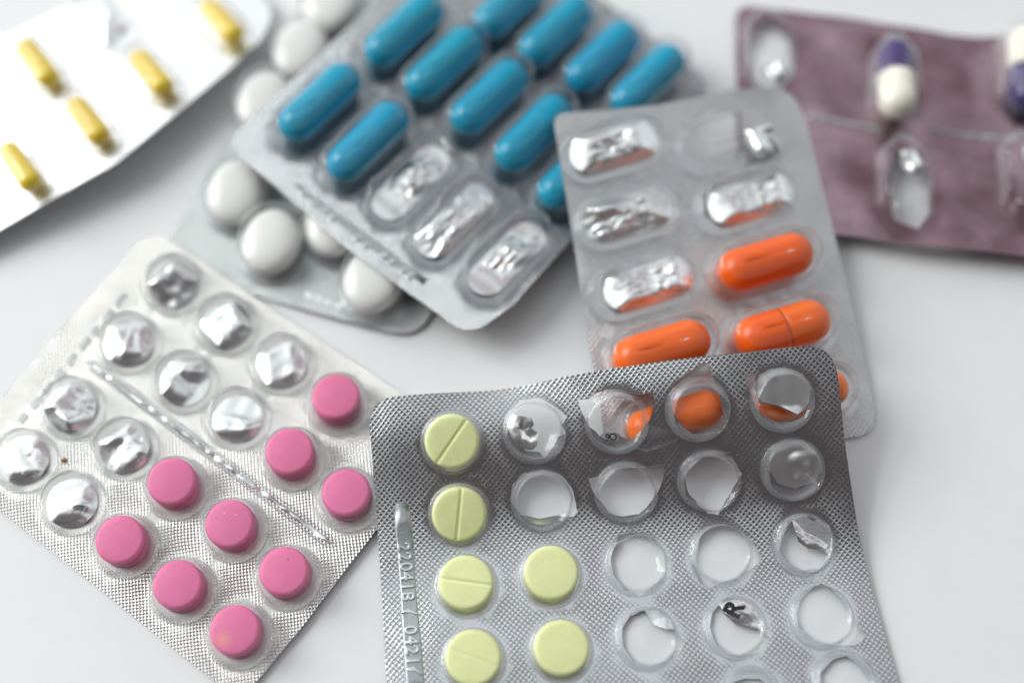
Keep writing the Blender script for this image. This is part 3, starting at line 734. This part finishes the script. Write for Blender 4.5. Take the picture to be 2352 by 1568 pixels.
blues = [((728, 226), 'blue capsule nearest the left corner of its pack'), ((840, 316), 'blue capsule second in the lowest row, just left of the emptied cavities'),
 ((922, 60), 'blue capsule farthest left in the middle row, cut by the top of the photo'), ((1015, 138), 'blue capsule second in the middle row, whole, straight above a crumpled empty cavity'),
 ((1118, 215), 'blue capsule third in the middle row, above the middle emptied cavity'), ((1218, 295), 'blue capsule fourth in the middle row, closest to the orange pack\'s upper left corner'),
 ((1318, 385), 'blue capsule almost hidden under the orange pack, only its bright tip showing'),
 ((1168, 3), 'blue capsule in the far row, cut off with only its lower end in view'), ((1272, 64), 'blue capsule in the far row with its upper tip touching the top of the photo'),
 ((1380, 124), 'blue capsule in the far row, whole, second from the right end'), ((1487, 180), 'blue capsule at the right end of the far row, next to the bare table')]
for (x, y), lab in blues:
    top_thing('blue_capsule', bcap, bl.fr(x, y, 5.0, a_b, .1), lab, 'capsule', 'turquoise blue capsules in their blister pack')
    bl.add('blister', bdm, bl.fr(x, y, 4.8, a_b))
for i, (x, y) in enumerate([(942, 405), (1043, 492), (1165, 580)]):
    b = bl.add('blister', bdn[i], bl.fr(x, y, 3, a_b)); bl.add('foil_flap', bcr[i], bl.fr(x, y, 2.6, a_b, .05), b)
rnd = random.Random(3)
for (x, y) in [(695, 445), (718, 470), (745, 485), (762, 498), (822, 548), (840, 565), (880, 588), (898, 602), (925, 622), (942, 634)]:
    bl.add('embossed_mark', text_mesh(rnd.choice('0238'), 2.0, .02, MT['smooth'], .06), bl.fr(x, y, 0, a_l, .12))
bl.patch('code_strip', [(672, 430), (682, 421), (862, 552), (982, 642), (974, 654), (840, 564)], MT['strip_grey'], .02, .02)

# ================================================================== WHITE PACK
wh = Pack('blister_pack', 'pale matt silver blister pack of glossy white oval tablets, lying under the blue capsule pack',
          [(772, -120, .7), (352, 612, .6), (962, 778, .9), (1290, 120, .7)], [(780, 720, .5, 10, 8, 0)], .15, 5)
a_w = wh.ang((352, 612), (886, 758)); a_wl = wh.ang((397, 535), (700, 0))
wh.sheet([(772, -120), (700, 2), (556, 268), (397, 535), (352, 612), (480, 650), (617, 687), (750, 724), (886, 760), (962, 776), (1040, 620), (1290, 120)],
         MT['foil_white'], a_w, {9: 5, 0: 3, 4: 3}, 1.8)
WH = 5.2
wdm = dome_mesh('blister', ellipse(7.6, 6.1), WH + .5, MT['plastic_soft'], 7, 0, .08, .8, .6, 1.2)
wov = oval_mesh('white_tablet', 6.4, 5.1, WH, MT['white'])
whites = [((540, 438), 'white oval tablet nearest its pack\'s left edge, below the blue pack\'s corner'), ((622, 552), 'white oval tablet second from the left, nearest the emptied pink pack'),
 ((768, 512), 'white oval tablet mostly hidden by the blue pack, between two fully seen ones'), ((856, 640), 'white oval tablet at the lower right corner of its pack, half under the blue pack'),
 ((607, 232), 'white oval tablet of which only a sliver shows left of the blue pack'), ((690, 112), 'white oval tablet near the top, left of the blue pack edge'), ((758, 8), 'white oval tablet cut by the top edge of the photo')]
a_t = wh.ang((560, 500), (590, 380))
for (x, y), lab in whites:
    top_thing('white_tablet', wov, wh.fr(x, y, 3.4, a_t, .08), lab, 'tablet', 'white oval tablets under the blue pack')
    wh.add('blister', wdm, wh.fr(x, y, 3.2, a_t))
for k, (x, y) in enumerate([(700, 668), (722, 675), (745, 684), (768, 693), (800, 700)]):
    wh.patch('pressed_mark', [(x, y), (x + 16, y + 4), (x + 20, y + 18), (x + 2, y + 14)], MT['smooth'], .04, .06)

# ================================================================== YELLOW CAPSULE PACK (far left)
yl = Pack('blister_pack', 'gleaming blurred blister pack with narrow yellow capsules in the top left corner',
          [(625, 42, 3.7), (-240, 690, .6), (-240, 215, 2.4), (470, -150, .9)], [], .05, 6)
a_yl = yl.ang((0, 525), (430, 240))
yl.sheet([(632, 25), (600, 92), (520, 165), (430, 240), (270, 372), (0, 527), (-240, 690), (-240, 215), (0, 91), (167, 10), (470, -150)],
         MT['foil_ytl'], a_yl, {0: 4, 10: 3}, 1.8)
a_k = yl.ang((470, 5), (545, 90))
ydome = dome_mesh('blister', stadium(14.5, 3.4), 5.4, MT['plastic_soft'], 8, 0, .1, .8, .6, 1.2)
ycap = capsule_mesh('yellow_capsule', 11.8, 2.1, MT['yellowcap'])
for (x, y), lab in [((508, 47), 'narrow yellow capsule nearest the rounded right end of its pack'), ((347, 165), 'narrow yellow capsule second from the right end, most washed out by the glare'),
                    ((202, 275), 'narrow yellow capsule third along the lower edge of its pack'), ((45, 378), 'narrow yellow capsule closest to the left side of the photo, lowest of its row'),
                    ((84, 140), 'narrow yellow capsule in the far row of its pack, beside the emptied clear cavity')]:
    top_thing('yellow_capsule', ycap, yl.fr(x, y, 3.2, a_k, .1), lab, 'capsule', 'narrow yellow capsules in the gleaming pack')
    yl.add('blister', ydome, yl.fr(x, y, 3, a_k))
b = yl.add('blister', dome_mesh('blister', stadium(15, 3.8), 5.0, MT['plastic_soft'], 9, .3, .1, .8, .6, 1.2), yl.fr(232, 36, 2.5, a_k))
yl.add('foil_flap', crumple_mesh('foil_flap', stadium(13, 3.2), 3.5, MT['crinkle'], 170, .5), yl.fr(232, 36, 2, a_k, .05), b)

# ================================================================== PURPLE PACK (far right)
pu = Pack('blister_pack', 'mauve tinted silver blister pack with purple and cream capsules at the right edge',
          [(1690, 12, 1.6), (1700, 512, .9), (2560, 612, 4.6), (2560, 70, 3.4)], [(2180, 90, -1.0, 14, 14, 0), (2150, 560, 1.8, 18, 10, 0), (1990, 300, .8, 8, 30, 0), (2230, 330, -1.3, 8, 20, .2), (1900, 430, 1.0, 7, 12, .4)], 1.3, 7)
a_p = pu.ang((1930, 540), (2352, 585)); a_v = pu.ang((2080, 290), (2070, 70))
pu.holes = [[(1738, 62), (1775, 50), (1815, 95), (1824, 165), (1798, 205), (1730, 200), (1716, 120)], [(2056, 350), (2112, 350), (2134, 420), (2134, 490), (2110, 525), (2052, 505), (2040, 420)]]
pu.sheet([(1690, 12), (1692, 200), (1695, 350), (1700, 512), (1922, 538), (2080, 560), (2352, 587), (2560, 605), (2560, 55), (2352, 76), (2260, 86), (2180, 80), (2100, 64), (1980, 46), (1850, 30)],
         MT['foil_purple'], a_p, {0: 3, 3: 3}, 1.8)
PL, PR = 17.5, 3.4
pdm = dome_mesh('blister', facet(22, 9.6), 6.6, MT['plastic_soft'], 10, .12, .1, .9, .8, 1.3)
pdn = dome_mesh('blister', facet(21, 10.4), 5.2, MT['plastic_soft'], 11, .6, .25, .9, .8, 1.0, lip=.1, dish=1.0)
pcm = crumple_mesh('foil_flap', ellipse(3.0, 1.9), 2.8, MT['flap'], 190, .6)
for (x, y), lab in [((2065, 180), 'purple and cream capsule in the middle of the mauve pack, cream end towards the viewer'), ((2362, 150), 'purple and cream capsule cut off by the right edge of the photo')]:
    mw = pu.fr(x, y, 4.5, a_v if x < 2200 else a_v + math.pi, .1)
    cpt = thing('two_tone_capsule', lab, 'capsule', mw, 'two tone capsules in the mauve pack')
    for nm, me in (('body', capsule_mesh('body', PL, PR, MT['purple'], x0=-.4)), ('cap', capsule_mesh('cap', PL, PR + .1, MT['cream'], x1=.6))):
        o = bpy.data.objects.new(nm, me); C.objects.link(o); o.parent = cpt
    pu.add('blister', pdm, pu.fr(x, y, 4.2, a_v))
for x, y in [(1768, 116), (2085, 412), (2372, 400)]:
    b = pu.add('blister', pdn, pu.fr(x, y, 2.5, a_v))
    pu.add('foil_flap', pcm, pu.fr(x + 12, y + (-50 if y > 200 else 38), 2, a_v + .5, .05), b)
for p0, p1 in (((1850, 266), (2026, 298)), ((2130, 292), (2352, 318))):
    pu.rib('score_line', p0, p1, .8, .14, MT['strip_grey'], .8, .0, 40)

# the knurl is not pressed right beside the cavities
for A in PACKS:
    sh = [o for o in A.root.children if o.name.startswith('foil_sheet')][0]; me = sh.data
    att = me.attributes.new('press', 'FLOAT', 'POINT')
    cav = []
    for o in A.root.children:
        if o.name.startswith('blister'):
            m = PM[o.name]; q = m.translation / S; d = m.to_3x3() @ Vector((1, 0, 0)); vs = o.data.vertices
            X = max(v.co.x for v in vs) / S; Y = max(v.co.y for v in vs) / S
            cav.append((q.x, q.y, d.x, d.y, max(0, X - Y), min(X, Y)))
    vals = []
    for v in me.vertices:
        x, y = v.co.x / S + A.c.x, v.co.y / S + A.c.y; k = 1.0
        for cx, cy, dx, dy, hl, rr in cav:
            u = (x - cx) * dx + (y - cy) * dy; u = max(-hl, min(hl, u)); d = math.hypot(x - cx - u * dx, y - cy - u * dy)
            k = min(k, max(0.0, min(1.0, (d - rr + .05) / .55)))
        vals.append(k)
    att.data.foreach_set('value', vals)

# each pack sits clear of the one below (development check only, prints)
for A in PACKS:
    lo = min(A.z(p.x, p.y) for p in A.outline)
    if lo < .25: print('LOW', A.root['label'][:30], round(lo, 2))
    for B in PACKS:
        if A is B: continue
        for p in A.outline[::6]:
            if inside((p.x, p.y), B.outline):
                d = A.z(p.x, p.y) - B.z(p.x, p.y)
                if abs(d) < .5: print('NEAR', A.root['label'][:24], '/', B.root['label'][:24], round(d, 2), round(p.x), round(p.y))
        for o in A.root.children:
            if o.name.startswith('blister'):
                q = PM[o.name].translation / S
                if inside((q.x, q.y), B.outline) and 0 < B.z(q.x, q.y) - A.z(q.x, q.y) < max(v.co.z for v in o.data.vertices) / S:
                    print('PIERCE', A.root['label'][:24], '->', B.root['label'][:24], round(B.z(q.x, q.y) - A.z(q.x, q.y), 1), round(q.x), round(q.y))
